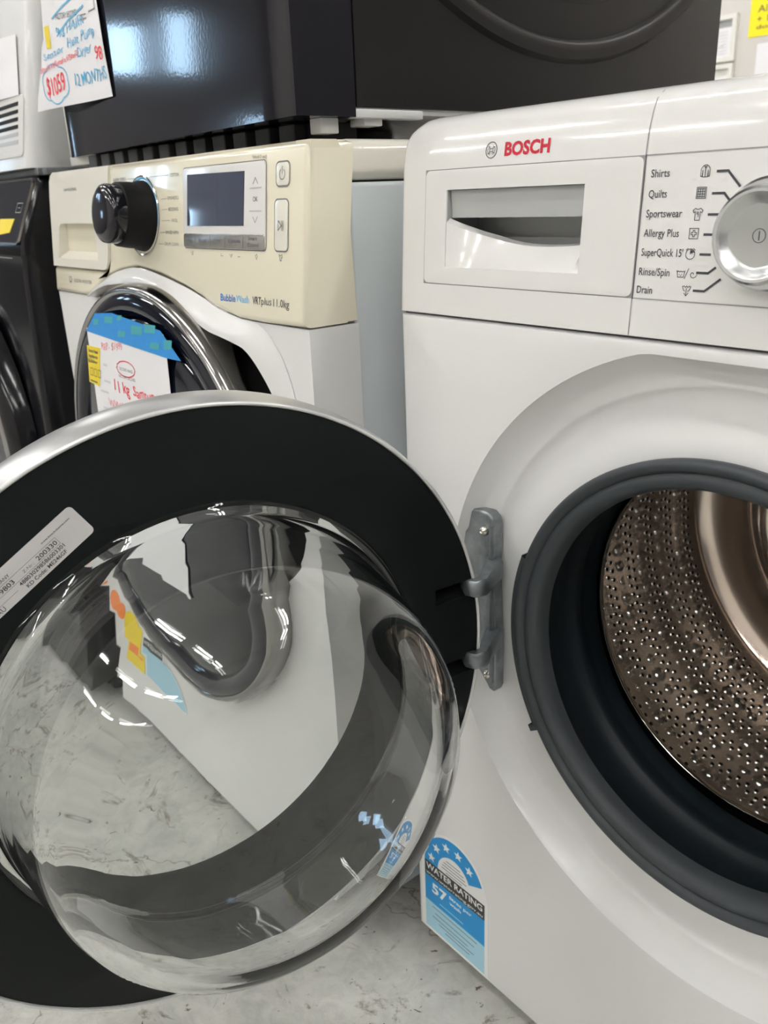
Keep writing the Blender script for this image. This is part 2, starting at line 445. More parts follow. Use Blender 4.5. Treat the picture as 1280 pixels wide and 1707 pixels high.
# scoop of the drawer grip
vs = []; fs = []; NU, NV = 40, 12
def za(t): return .7755 - .0215*math.sin(PI*min(1, (t*1.02)))**0.75 if t > 0 else .7755
for i in range(NU+1):
    t = i/NU; x = cup[0]+(cup[2]-cup[0])*t
    zt = .7760-.0190*math.sin(PI/2*min(1, t/.66))**.85 + (.0030*((t-.66)/.34)**2 if t > .66 else 0)
    sm = lambda q: min(1, max(0, q))**.8
    dep = .015*sm(t/.30)*sm((1-t)/.05)
    for j in range(NV+1):
        s = j/NV; z = cup[1]+(zt-cup[1])*s
        vs.append(fB(x, z, -(dep*s + .0003 + (.004 if j == NV else 0))))
for i in range(NU):
    for j in range(NV):
        a = i*(NV+1)+j; fs.append((a, a+NV+1, a+NV+2, a+1))
link('grip_scoop', mesh('s', vs, fs), WPLAST, drw, ang=20)
# cavity behind the flap (open at the front)
bm = bmesh.new(); addbox(bm, (cup[0]-.0002, 0, cup[1]-.0002), (cup[2]+.0002, .040, cup[3]+.0002))
bmesh.ops.delete(bm, geom=[f for f in bm.faces if abs(f.calc_center_median().y) < 1e-5], context='FACES')
for v in bm.verts:
    if v.co.y < .001: v.co.y = yprof(v.co.z) + .0004
link('grip_cavity', frombm(bm), CAVITY, drw)
# the slanted grey flap above
prism('grip_flap', [(cup[0]+.0006, .7762), (cup[2]-.0006, .7762), (cup[2]-.0006, cup[3]-.0005), (cup[0]+.0006, cup[3]-.0005)], lambda u, v, w: Vector((u, yprof(v)+.0035+(.7965-v)*.10-w, v)), -.002, 0, GREYFLAP, drw)
# seams of the fascia
ribs('seam', [[(.2278, .7035), (.2278, .7262)]], fB, SEAMSOFT, W, .0008)
ribs('seam', [[(.2278, .8118), (.2278, .826), (.2278, .836), (.2278, .843), (.2278, .848), (.2278, .8503)]], fB, SEAMSOFT, W, .0008)
ribs('seam', [[(.2290, .7268), (.590, .7268)]], fB, SEAMSOFT, W, .0007)
ribs('seam', [[(.2290, .8113), (.590, .8113)]], fB, SEAMSOFT, W, .0007)
ribs('seam', [[(.22815, .7265), (.22815, .8115)]], fB, SEAM, W, .0010)
# logo and name
lo = link('logo', frombm(prism('x', circ(.0975, .8221, .0056), fB, .0001, .0003, INK, holes=[circ(.0975, .8221, .0051)], mk=True)), INK, W, 'dark round emblem')
ribs('emblem_mark', [[(.0958, .8190), (.0958, .8252)], [(.0992, .8190), (.0992, .8252)], [(.0958, .8212), (.0992, .8212)], [(.0958, .8230), (.0992, .8230)],
                     [(.0945, .8195+.0002), (.0938, .8221), (.0945, .8247)], [(.1005, .8197), (.1012, .8221), (.1005, .8245)], [(.0945, .8195), (.0958, .8207)], [(.0945, .8247), (.0958, .8235)], [(.1005, .8197), (.0992, .8207)], [(.1005, .8245), (.0992, .8235)]], fB, INK, lo, .00042)
text('BOSCH', fB, .1105, .8178, .0410, .0083, RED, W, bold=.035, label='red maker name')
# programme list
LBL = [('Shirts', .7985, .0128), ('Quilts', .7868, .0127), ('Sportswear', .7755, .0248), ('Allergy Plus', .7642, .0245), ("SuperQuick 15'", .7528, .0290), ('Rinse/Spin', .7412, .0218), ('Drain', .7302, .0112)]
for s_, z, wd in LBL: text(s_, fB, .2330-(.8-z)*.03, z, wd, .0044, INK, W, bold=.006, name='programme_name')
def icon(lines, cx, cz, s, name='programme_symbol', wd=.00042):
    ribs(name, [[(cx+a*s, cz+b*s) for a, b in ln] for ln in lines], fB, INK, W, wd)
icon([[(-.6, 1), (-1, .5), (-1, -1), (-.7, -1), (-.6, .2), (-.6, -1.1), (.6, -1.1), (.6, .2), (.7, -1), (1, -1), (1, .5), (.6, 1), (.2, 1.2), (-.2, 1.2), (-.6, 1)], [(0, 1), (0, -1.1)], [(-.3, 1), (0, .6), (.3, 1)]], .2690, .8005, .0028)
icon([[(-1, -1), (1, -1), (1, 1), (-1, 1), (-1, -1)]] + [[(-.7+.47*i, -.8), (-.7+.47*i, .8)] for i in range(4)] + [[(-.8, -.7+.47*i), (.8, -.7+.47*i)] for i in range(4)], .2680, .7888, .0030)
icon([[(-.5, 1), (-1, .6), (-.8, .2), (-.5, .4), (-.5, -1.1), (.5, -1.1), (.5, .4), (.8, .2), (1, .6), (.5, 1), (.2, .8), (-.2, .8), (-.5, 1)], [(.15, .3), (-.15, .3), (-.15, 0), (.15, 0), (.15, .3), (.15, -.5)]], .2672, .7772, .0032)
icon([[(-1, -1), (1, -1), (1, 1), (-1, 1), (-1, -1)], [(-.2, .6), (.2, .6), (.2, .2), (.6, .2), (.6, -.2), (.2, -.2), (.2, -.6), (-.2, -.6), (-.2, -.2), (-.6, -.2), (-.6, .2), (-.2, .2), (-.2, .6)]], .2662, .7662, .0029)
icon([[(math.cos(t*PI/8), math.sin(t*PI/8)) for t in range(17)], [(-1, .8), (-.6, 1.1)], [(1, .8), (.6, 1.1)], [(0, 0), (0, .9)], [(.2, .2), (.2, .8)], [(.4, .1), (.4, .75)], [(.1, .4), (.8, .4)], [(.1, .6), (.7, .6)]], .2655, .7545, .0030)
icon([[(-1, .6), (-.7, -.8), (.7, -.8), (1, .6)], [(-.9, .3), (-.6, .5), (-.3, .3), (0, .5), (.3, .3), (.6, .5), (.9, .3)], [(-.4, -.2), (-.3, -.2)], [(.2, -.2), (.3, -.2)], [(-.1, -.5), (.1, -.5)]], .2607, .7432, .0027)
icon([[(-.4, -1), (.4, 1)]], .2645, .7432, .0030)
icon([[(r_*math.cos(a_), r_*math.sin(a_)) for r_, a_ in ((.1+.09*k, k*PI/5) for k in range(11))]], .2688, .7430, .0027)
icon([[(-1, .9), (-.7, .1), (-.3, -.1)], [(1, .9), (.7, .1), (.3, -.1)], [(-1, .8), (-.6, 1), (-.3, .7), (0, 1), (.3, .7), (.6, 1), (1, .8)], [(0, .5), (0, -1)], [(-.5, -.5), (0, -1.1), (.5, -.5)]], .2657, .7333, .0028)
MARK = [[(.2765, .8002), (.2832, .8002), (.2913, .7918)], [(.2752, .7883), (.2825, .7883), (.2868, .7838)], [(.2742, .7768), (.2808, .7768)], [(.2730, .7657), (.2800, .7657)], [(.2720, .7545), (.2785, .7545)],
        [(.2713, .7440), (.2785, .7440), (.2828, .7472)], [(.2705, .7336), (.2775, .7336), (.2868, .7408)]]
for ln in MARK: ribs('programme_mark', [ln], fB, INK, W, .0014)
# dial
KC = (.3165, .7665)
fK = frame((KC[0], 0.004, KC[1]), (1, 0, 0), (0, 0, 1), (0, -1, 0))
fKk = lambda u, v, w=0: fK(u*.965, v*.965, w)
kn = lathe('dial', [(0, .0195), (.0165, .0195), (.0185, .0200), (.0215, .0228), (.0235, .0236)], fKk, KNOB, W, label='silver dial face')
lathe('dial_rim', [(.0235, .0236), (.0250, .0238), (.0266, .0225), (.0272, .0195), (.0272, .008)], fKk, KNOBRIM, kn)
lathe('dial_collar', [(.0255, .011), (.0300, .0110), (.0315, .0095), (.0318, -.002)], fKk, KNOBRIM, kn)
lathe('dial_gap', [(.0272, .0112), (.0262, .0112)], fKk, KNOBDARK, kn)
lathe('dial_ring_print', [(.0034, .01965), (.0038, .01965)], fK, INK, kn, n=32)
ribs('dial_line_print', [[(0, -.0023), (0, .0023)]], fK, INK, kn, .0005, .0197)
prism('display_window', rrect(.372, .735, .475, .803, .003), fB, 0, .0006, LCD, W)
for k in range(6): prism('touch_button', rrect(.500+.0*k, .738+.011*k, .512, .744+.011*k, .002), fB, 0, .0008, GREYFLAP, W)
# rubber door seal
fG = frame((GC[0], 0, GC[1]), (1, 0, 0), (0, 0, 1), (0, -1, 0))
gk = lathe('door_seal', [(.1700, -.014), (.1735, -.0105), (.1738, -.0060), (.1720, -.0030), (.1690, -.0022), (.1660, -.0042), (.1640, -.0070), (.1622, -.0056), (.1600, -.0046), (.1555, -.0056), (.1525, -.0090), (.1508, -.0150), (.1510, -.0230), (.1545, -.0245)], fG, GASKET, W, n=160, ang=60, label='grey rubber seal lip')
lathe('seal_bellows', [(.1545, -.0235), (.1600, -.0270), (.1660, -.0330), (.1700, -.0440), (.1705, -.0600), (.1690, -.0700), (.1650, -.0745), (.1635, -.0800), (.1660, -.0860), (.1665, -.0930), (.1640, -.1000), (.1660, -.1080)], fG, GASKETIN, gk, n=160, ang=60)
def fGa(a):  # small raised ear of the seal at a given angle
    er = Vector((math.cos(a), 0, math.sin(a))); et = Vector((-math.sin(a), 0, math.cos(a)))
    return lambda u, v, w: Vector((GC[0], 0, GC[1])) + er*u + et*v + Vector((0, -w, 0))
def arcband(name, a0, a1, r0, r1, w0, w1, m, parent):
    lathe(name, [(r0, w1), (r1-.001, w1), (r1, w1-.001), (r1, w0)], fG, m, parent, n=24, a0=a0, a1=a1)
arcband('seal_ear', math.radians(160), math.radians(212), .168, .1775, -.014, -.0045, GASKET, gk)
arcband('seal_ear', math.radians(211.6), math.radians(213.4), .168, .1810, -.014, -.0025, GASKET, gk)
# drum
DC = (.303, .464)
fD = frame((DC[0], 0, DC[1]), (1, 0, 0), (0, 0, 1), (0, -1, 0))
RD = .238; DY0, DY1 = .128, .395
dr = lathe('drum', [(.1560, -.1010), (.1575, -.1050), (.165, -.112), (.200, -.120), (.232, -.1245), (RD, -.1300), (RD, -.30), (RD, -DY1)], fD, STEEL, W, n=128, ang=40, label='perforated steel drum')
lathe('drum_back', [(RD, -DY1), (.225, -.405), (.185, -.412), (.178, -.404), (.168, -.402), (.160, -.410), (.12, -.414), (.10, -.400), (.088, -.398), (.078, -.408), (0, -.410)], fD, STEELBACK, dr, n=128, ang=40)
lathe('drum_rim', [(.1555, -.1030), (.1552, -.1005), (.1562, -.0990), (.1575, -.0995), (.1580, -.1020)], fD, STEELRIM, dr, n=128, ang=70)
vs = []; fs = []; mi = []
def wall(phi, y, h): return Vector((DC[0]+(RD-h)*math.cos(phi), y, DC[1]+(RD-h)*math.sin(phi)))
def dome(phi, y, rad, h, seg=10):
    base = len(vs); rings = [(1.0, 0.0), (.93, .25), (.75, .62), (.42, .92)]
    for rr, hh in rings:
        for k in range(seg):
            a = 2*PI*k/seg; vs.append(wall(phi+rad*rr*math.cos(a)/RD, y+rad*rr*math.sin(a), hh*h+.0001))
    vs.append(wall(phi, y, h))
    for q in range(len(rings)-1):
        for k in range(seg): fs.append((base+q*seg+k, base+q*seg+(k+1) % seg, base+(q+1)*seg+(k+1) % seg, base+(q+1)*seg+k)); mi.append(0)
    l = base+(len(rings)-1)*seg
    for k in range(seg): fs.append((l+k, l+(k+1) % seg, len(vs)-1)); mi.append(0)
def perf(phi, y, rad, h, seg=8):
    base = len(vs); rings = [(1.12, 0.0), (.86, h), (.66, h*.9), (.60, h*.2)]
    for rr, hh in rings:
        for k in range(seg):
            a = 2*PI*k/seg; vs.append(wall(phi+rad*rr*math.cos(a)/RD, y+rad*rr*math.sin(a), hh+.0001))
    vs.append(wall(phi, y, h*.2))
    for q in range(3):
        for k in range(seg): fs.append((base+q*seg+k, base+q*seg+(k+1) % seg, base+(q+1)*seg+(k+1) % seg, base+(q+1)*seg+k)); mi.append(0 if q < 2 else 1)
    l = base+3*seg
    for k in range(seg): fs.append((l+k, l+(k+1) % seg, len(vs)-1)); mi.append(1)
yb = DY0+.014; band = 0
while yb < DY1-.012:
    n1 = 150
    for i in range(n1):
        ph = 2*PI*i/n1
        wv = .0012*math.sin(ph*24+band)
        perf(ph, yb+wv, .0033, .0011); perf(ph+PI/n1, yb+.0085+wv, .0033, .0011)
        if (i//6) % 2 == 0: perf(ph, yb-.0085+wv, .0033, .0011)
    yd = yb+.0235
    if yd < DY1-.012:
        n2 = 84; seq = [.0086, .0064, .0044, .0064]
        for i in range(n2):
            r_ = seq[i % 4]; ph = 2*PI*(i+.5*(band % 2)*4)/n2
            dome(ph, yd, r_, r_*.62)
    yb += .037; band += 1
me = mesh('holes', vs, fs)
o = link('drum_embossing', me, [STEEL, HOLE], dr, ang=60)
if len(mi) == len(me.polygons):
    me.polygons.foreach_set('material_index', mi)
o['kind'] = 'stuff'
for k in range(2):   # lifters
    a = math.radians(75 - 120*k)
    er = Vector((math.cos(a), 0, math.sin(a))); et = Vector((-math.sin(a), 0, math.cos(a)))
    fr_ = lambda u, v, w, er=er, et=et: Vector((DC[0], 0, DC[1])) + er*u + et*v + Vector((0, w, 0))
    bm = bmesh.new(); addbox(bm, (-.022, DY0+.02, RD-.045), (.022, DY1-.02, RD+.0), .012, 4)
    for v in bm.verts:
        s = (v.co.z-(RD-.045))/.045; v.co.x *= .45+.55*s
        v.co = fr_(v.co.z, v.co.x, v.co.y)
    link('lifter', frombm(bm), STEEL, dr, ang=60)
# outer tub closes the cabinet behind the seal
lathe('tub', [(.164, -.03), (.185, -.035), (.262, -.105), (.262, -.45), (0, -.46)], fG, BLKMATT, W, n=64)
# machine feet
for x in (.04, .558):
    for y in (.05, .54):
        lathe('foot', [(0, 0), (.020, 0), (.020, .010), (.010, .012), (.010, .024)], frame((x, y, 0), (1, 0, 0), (0, 1, 0), (0, 0, 1)), BLKMATT, W, n=24)
# hinge bracket
bpts = [(.0965, .5445), (.0990, .5475), (.1060, .5490), (.1165, .5480), (.1215, .5445), (.1228, .5400), (.1228, .4950), (.1240, .4700), (.1262, .4350), (.1265, .3900), (.1240, .3845), (.1190, .3850), (.1150, .3900), (.1050, .4000), (.0990, .4080), (.0985, .4200), (.0870, .4300), (.0850, .5050), (.0890, .5250), (.0930, .5300)]
bpts = [(a-.0185, b-.0085+(b-.465)*.04) for a, b in bpts]
hg = prism('hinge', bpts, ident, -.0165, -.0055, ZINC, W, bev=.0025, ang=40, label='grey cast metal hinge bracket')
bm = bmesh.new(); addbox(bm, (.1022, .0020, .382), (.1064, .0070, .534), .0012, 2)
link('hinge_flange', frombm(bm), ZINC, hg)
for zz in (.4935, .4265):
    bm = bmesh.new(); pts = []
    P4 = [Vector((.1040, .0080, zz)), Vector((.1120, -.008, zz)), Vector((.1205, -.0235, zz)), Vector((.1190, -.0310, zz)), Vector((.1135, -.0330, zz)), Vector((.1060, -.0290, zz)), Vector((.0990, -.022, zz))]
    rings = []
    for i, p_ in enumerate(P4):
        t = (P4[min(i+1, 6)]-P4[max(i-1, 0)]).normalized(); a = t.cross(Vector((0, 0, 1))).normalized()
        hw = [.0075, .0058, .0055, .0050, .0046, .0040, .0036][i]; hh = [.0105, .0082, .0075, .0072, .0070, .006, .005][i]
        rings.append([bm.verts.new(p_ + a*hw*cx_ + Vector((0, 0, hh*cz_))) for cx_, cz_ in ((1, .7), (.7, 1), (-.7, 1), (-1, .7), (-1, -.7), (-.7, -1), (.7, -1), (1, -.7))])
    for A, B in zip(rings, rings[1:]):
        for k in range(8): bm.faces.new((A[k], A[(k+1) % 8], B[(k+1) % 8], B[k]))
    bm.faces.new(rings[0]); bm.faces.new(list(reversed(rings[-1])))
    link('hinge_arm', frombm(bm), ZINC, hg, ang=50)
for (sx, sz) in ((.0955, .5270), (.1005, .3900)):
    lathe('screw', [(0, .0118), (.0012, .0118), (.0018, .0128), (.0038, .0112), (.0045, .0090), (.0046, .0070)], frame((sx, .0130, sz), (1, 0, 0), (0, 0, 1), (0, -1, 0)), SCREW, hg, n=20, ang=50)

# ---- the open door, swung 97 degrees
TH = 1.7016; SS, AA, ZD = .1177, .2358, .4502
dn_ = Vector((math.sin(TH), math.cos(TH), 0)); dd_ = Vector((math.cos(TH), -math.sin(TH), 0))
Dc = dn_*SS + dd_*AA + Vector((0, 0, ZD))
fDo = frame(Dc, -dd_, (0, 0, 1), dn_)
slots = [[(.1845, .0360), (.2180, .0360), (.2180, .0500), (.1845, .0500)], [(.1885, -.0345), (.2195, -.0345), (.2195, -.0205), (.1885, -.0205)]]
door = prism('door', circ(0, 0, .2262, 160), fDo, -.006, 0, DOORBLK, W, holes=[circ(0, 0, .1600, 120)] + [list(s) for s in slots], bev=.0008, label='open round door with black inner ring')
for s in slots:
    a0_, b0_ = s[0]; a1_, b1_ = s[2]
    bm = bmesh.new(); addbox(bm, (a0_, b0_, -.022), (a1_, b1_, -.0055))
    bmesh.ops.delete(bm, geom=[f_ for f_ in bm.faces if f_.calc_center_median().z > -.006], context='FACES')
    for v in bm.verts: v.co = fDo(*v.co)
    link('hinge_slot', frombm(bm), SLOT, door)
lathe('door_rim', [(.2262, -.004), (.2266, .0008), (.2280, .0016), (.2290, .0008), (.2292, -.001)], fDo, SILVERLT, door, n=160, ang=70, label='bright thin rim')
lathe('door_band', [(.2290, -.0005), (.2312, -.008), (.2320, -.018), (.2318, -.028), (.2295, -.036), (.2240, -.0415), (.2050, -.0450), (.1850, -.0460), (.1800, -.0455)], fDo, SILVER, door, n=160, ang=60, label='silver outer band')
def fDo2(u, v, w=0):
    r = math.hypot(u, v); k = max(0, min(1, (.172-r)/.012)) if w < -.03 else 0
    return fDo(u-.010*k, v+.007*k, w)
lathe('front_ring', [(.1800, -.0455), (.1760, -.0450), (.1600, -.0480), (.1560, -.0470), (.1560, -.0430), (.1610, -.0360), (.1640, -.0200), (.1620, -.0055), (.1602, -.0055)], fDo2, DOORBLK, door, n=160, ang=60)
lathe('window_shield', [(0, -.0560), (.06, -.0552), (.11, -.0525), (.1562, -.0470), (.1562, -.0455), (.11, -.0510), (.06, -.0537), (0, -.0545)], fDo2, CLEARP, door, n=96, ang=60)
# (the clear window sits a little off the ring's centre)
# glass bowl: thick revolved shell
bo = [(.1640, -.0045), (.1640, .0005), (.1615, .0020), (.1580, .0035), (.1550, .0080), (.1520, .0180), (.1480, .0420), (.1430, .0680), (.1385, .0850), (.1335, .0975), (.1260, .1085), (.1150, .1165), (.1000, .1215), (.0750, .1250), (.0400, .1268), (0, .1272)]
bi = [(0, .1222), (.0400, .1216), (.0750, .1195), (.0980, .1155), (.1110, .1100), (.1200, .1025), (.1270, .0930), (.1320, .0830), (.1368, .0670), (.1418, .0420), (.1458, .0180), (.1485, .0080), (.1510, .0010), (.1525, -.0045)]
lathe('glass_bowl', bo+bi, fDo, GLASS, door, n=192, close=True, ang=80, label='clear glass bowl bulging from the door')
# type plate sticker on the ring
lu = Vector((.834, .551)); lv = Vector((-.551, .834))
Lc = Vector((-.0700, .1728))      # right end centre of the label in door coordinates (u right)
def fL(a, b, w=0):
    p_ = Lc + lu*a + lv*b; return fDo(p_.x, p_.y, .0002+w)
lab = prism('type_label', rrect(-.135, -.0112, 0, .0112, .0030), fL, 0, .00015, LABELW, door, label='grey white type plate sticker')
W4 = .0003
text('www.bosch-home.com', fL, -.0270, .0050, .0215, .0011, INK, door, w=W4, bold=.01, name='label_print')
ribs('label_rule', [[(-.1345, .0028), (-.0192, .0028), (-.0192, -.0022)], [(-.1345, -.0022), (-.0192, -.0022)], [(-.1345, -.0060), (-.0550, -.0060)]], fL, INK, door, .00018, W4)
text('200330', fL, -.0350, -.0012, .0148, .0028, INK, door, w=W4, bold=.01, name='label_print')
text('Z-Nr.:', fL, -.0455, -.0008, .0080, .0019, INKGREY, door, w=W4, name='label_print')
text('9803', fL, -.0625, -.0012, .0100, .0028, INK, door, w=W4, bold=.01, name='label_print')
text('FD', fL, -.0690, -.0008, .0036, .0019, INKGREY, door, w=W4, name='label_print')
text('GERMANY', fL, -.0660, .0040, .0145, .0020, INK, door, w=W4, name='label_print')
text('488030298586003301', fL, -.0520, -.0055, .0335, .0024, INK, door, w=W4, bold=.012, name='label_print')
text('KD Code: ME246GF', fL, -.0500, -.0092, .0300, .0023, INK, door, w=W4, bold=.012, name='label_print')
text('WAW28441AU', fL, -.0960, -.0100, .0290, .0032, INK, door, w=W4, name='label_print')

# ---- water rating label
fW = lambda u, v, w=0: Vector((u, -w, v))
cxw = .0575; aw = .0445
arch = lambda r, zb, rz=None: [(cxw+r*math.cos(PI*i/28), zb+(rz or r)*math.sin(PI*i/28)) for i in range(29)]
wr = prism('water_rating_label', [(.0065, .0275), (.1070, .0275)] + arch(aw+.0045, .1200, .0545), fW, .0001, .0003, WELSWHITE, W, label='blue and black star rating sticker')
prism('label_field', [(.0130, .0310), (.1020, .0310), (.1020, .0690), (.0130, .0690)], fW, .00035, .0004, WELSLIGHT, wr)
prism('label_field', [(.0130, .0690), (.1020, .0690), (.1020, .1040), (.0130, .1040)], fW, .00035, .0004, WELSBLUE, wr)
prism('label_field', [(.0130, .1040), (.1020, .1040), (.1020, .1235), (.0130, .1235)], fW, .00035, .00042, WELSBLK, wr)
A1 = PI*.13
blue = [(cxw+aw*math.cos(A1+(PI-A1)*i/24), .1235+.0485*math.sin(A1+(PI-A1)*i/24)) for i in range(25)] + [(cxw+.024*math.cos(PI-(PI-A1)*i/24), .1235+.026*math.sin(PI-(PI-A1)*i/24)) for i in range(25)]
prism('label_arch', blue, fW, .00035, .0004, WELSBLUE, wr)
for k in range(5):
    a = PI*(.93-.165*k); c0 = (cxw+.0345*math.cos(a), .1235+.0375*math.sin(a))
    st = []
    for j in range(10):
        rr = .0062 if j % 2 == 0 else .0026; t = PI/2+j*PI/5
        st.append((c0[0]+rr*math.cos(t), c0[1]+rr*math.sin(t)))
    prism('label_star', st, fW, .0004, .00046, WELSWHITE, wr)
text('WATER RATING', fW, .0155, .1135, .0835, .0076, WELSWHITE, wr, w=.00055, bold=.02, name='label_print')
text('www.waterrating.gov.au', fW, .0150, .1062, .0845, .0038, WELSWHITE, wr, w=.00055, bold=.01, name='label_print')
text('57', fW, .0240, .0850, .0230, .0125, WELSWHITE, wr, w=.00055, bold=.03, name='label_print')
text('litres per', fW, .0510, .0945, .0330, .0042, WELSWHITE, wr, w=.00055, bold=.02, name='label_print')
text('wash', fW, .0510, .0870, .0170, .0042, WELSWHITE, wr, w=.00055, bold=.02, name='label_print')
ribs('label_small_print', [[(.036, .0755), (.071, .0755)]], fW, WELSLIGHT, wr, .0013, .0005)
ribs('label_small_print', [[(.024, .0640), (.091, .0640)], [(.028, .0565), (.087, .0565)], [(.024, .0500), (.078, .0500)], [(.034, .0450), (.086, .0450)], [(.044, .0400), (.080, .0400)]], fW, INKGREY, wr, .0011, .0005)
ribs('label_small_print', [[(.047, .1420), (.067, .1420)], [(.043, .1380), (.072, .1380)], [(.041, .1340), (.074, .1340)], [(.040, .1300), (.076, .1300)], [(.046, .1262), (.070, .1262)]], fW, INKGREY, wr, .0010, .0005)

# ================================================================== the second washer, yellowed
XR, XL = -.0440, -.6360
V = thing('washing_machine', 'yellowed white washing machine with a black dial and blue taped paper on its door', 'washing machine', (-.34, .24, 0))
sY = lambda z: -.068+.108*(z-.69)
fS = lambda u, v, w=0: Vector((u, sY(v)-w, v))
archo = [(-.5156, .6940), (-.4848, .7070), (-.456, .7170), (-.4239, .7245), (-.3745, .7300), (-.3179, .7244), (-.2607, .7144), (-.2266, .7063), (-.1989, .6978), (-.1545, .6911), (-.1093, .6904)]
zc = .8385
cream = [(XR, .6915)] + [(XR, .832), (-.0455, .8365), (-.0500, zc)] + [(-.4385, zc)] + [(-.4440, .80), (-.4480, .7620), (-.4505, .7380), (-.4560, .7270), (-.4620, .7222), (XL, .7222), (XL, .6905), (-.5350, .6905)] + archo
cp_ = prism('control_panel', list(reversed(cream)), fS, -.045, 0, CREAM, V, bev=.006, label='yellowed control panel')
box('panel_backing', (XL+.002, -.0505, .692), (XR-.004, -.02, .834), CREAM, V)
# drawer front with a recessed grip
cupo = [(-.6150, .7335), (-.4835, .7335), (-.4860, .7560), (-.4900, .7720), (-.4960, .7765), (-.6010, .7765), (-.6070, .7720)]
dout = [(XL, .7236), (-.4660, .7236), (-.4590, .7252), (-.4545, .7310), (-.4525, .7420), (-.4500, .7620), (-.4460, .80), (-.4405, zc), (-.6200, zc), (-.6290, .8350), (-.6335, .8280), (XL, .81)]
d2 = prism('drawer_front', dout, fS, -.03, .0006, CREAMLT, V, holes=[cupo], ang=35, label='ivory detergent drawer front')
bm = bmesh.new(); vin = []; vout = []
cx0 = sum(p_[0] for p_ in cupo)/7; cz0 = .757
for p_ in cupo:
    vout.append(bm.verts.new(fS(p_[0], p_[1], .0004)))
    k = .95; dz = .010 if p_[1] < .74 else -.002
    vin.append(bm.verts.new(fS(cx0+(p_[0]-cx0)*k, p_[1]+dz+.004, -.030 if p_[1] > .76 else -.020)))
for i in range(7): bm.faces.new((vout[i], vout[(i+1) % 7], vin[(i+1) % 7], vin[i]))
bm.faces.new(vin)
link('grip_recess', frombm(bm), CREAMLT, d2, ang=20)
# cabinet body
def rbox(name, lo, hi, m, parent, bev, **k): return box(name, lo, hi, m, parent, bev, 4, **k)
DCS = (-.345, .470)
RO = .292
def arcpt(r, a): return (DCS[0]+r*math.cos(a), DCS[1]+r*math.sin(a))
# front sheet around the door recess
rcut = lambda a: .243+.036*max(0, min(1, (math.cos(a-math.radians(30))-.75)/.15))
fcut = [arcpt(rcut(2*PI*i/96), 2*PI*i/96) for i in range(96)]
fr2 = lambda u, v, w=0: Vector((u, -.0640-w, v))
prism('front_panel', [(XL, .03), (XR, .03), (XR, .6900), (XL, .6900)], fr2, -.0535, 0, WHITE, V, holes=[[(min(max(a, XL+.010), XR-.014), b) for a, b in fcut]], ang=35)
# raised white arch over the door that flares into the front
inner = [(-.5035, .6910), (-.4780, .6990), (-.4550, .7040), (-.4280, .7078), (-.3500, .7115), (-.2850, .7020), (-.2340, .6845), (-.2050, .6740), (-.1830, .6705), (-.1600, .6660), (-.1430, .6600), (-.1270, .6450), (-.1070, .6200), (-.0880, .5850), (-.0760, .5400)]
outer = archo[:10]+[(-.1300, .6895), (-.1050, .6780), (-.0820, .6500), (-.0680, .6050), (-.0620, .5400)]
mid = len(inner)
vs = []; fs = []; NR = 8
def lerp(a, b, t): return a+(b-a)*t
NI = 40
def samp(L_, t):
    x = t*(len(L_)-1); i = min(int(x), len(L_)-2); q = x-i
    p0 = L_[max(i-1, 0)]; p1 = L_[i]; p2 = L_[i+1]; p3 = L_[min(i+2, len(L_)-1)]
    return tuple(.5*((2*p1[k]) + (-p0[k]+p2[k])*q + (2*p0[k]-5*p1[k]+4*p2[k]-p3[k])*q*q + (-p0[k]+3*p1[k]-3*p2[k]+p3[k])*q**3) for k in (0, 1))
for i in range(NI+1):
    t = i/NI; o_ = samp(outer, t); n_ = samp(inner, t)
    for j in range(NR+1):
        s = j/NR; u = lerp(o_[0], n_[0], s); v = lerp(o_[1], n_[1], s)
        w_ = .012*min(1, (1-t)*2.2)*math.sin(PI*s*.62)**1.3 if s < 1 else -.025
        vs.append(fr2(u, v, w_ + .0004))
for i in range(NI):
    for j in range(NR):
        a = i*(NR+1)+j; fs.append((a, a+1, a+NR+2, a+NR+1))
link('door_arch', mesh('a', vs, fs), WHITE, V, ang=70, label='white moulded arch over the door')
bm = bmesh.new(); addbox(bm, (XL+.002, -.014, .03), (XR-.001, .505, .8060), .004, 3)
link('side_panels', frombm(bm), SIDEGREY, V)
# cream sides that taper behind the panel
prism('panel_side', [(-.060, .6925), (-.0115, .6925), (-.0160, .8080), (-.0185, .8300), (-.0240, .8390), (-.050, .8390)], lambda u, v, w: Vector((XR-.0006+w, u, v)), -.02, 0.0004, CREAM, V, bev=0, ang=30)
bm = bmesh.new(); addbox(bm, (XL, -.017, .8075), (XR, .505, .8400), .010, 5)
link('lid', frombm(bm), CREAMLT, V)
bm = bmesh.new(); addbox(bm, (XL+.006, -.0485, .8290), (XR-.004, -.010, .8393), .003, 4)
link('lid_front', frombm(bm), CREAM, V)
# dark recess and door
fSd = frame((DCS[0], -.0640, DCS[1]), (1, 0, 0), (0, 0, 1), (0, -1, 0))
prism('door_recess', [(min(arcpt(.285, 2*PI*i/96)[0], XR-.006), arcpt(.285, 2*PI*i/96)[1]) for i in range(96)], fr2, -.06, -.030, BLKMATT, V)
sd = lathe('door_ring', [(.236, -.029), (.244, -.005), (.2465, .010), (.2448, .0205), (.2405, .0270), (.2370, .0275), (.2350, .025)], fSd, CHROME, V, n=128, ang=70, label='round door with chrome ring')
lathe('door_bezel', [(.235, .025), (.229, .0290), (.220, .0292), (.212, .0270), (.208, .022)], fSd, DARKGLASS, sd, n=128, ang=70)
lathe('door_glass', [(.208, .022), (.202, .0265), (.190, .0295), (.15, .0315), (.08, .0328), (0, .0330)], fSd, DARKGLASS, sd, n=128, ang=70)
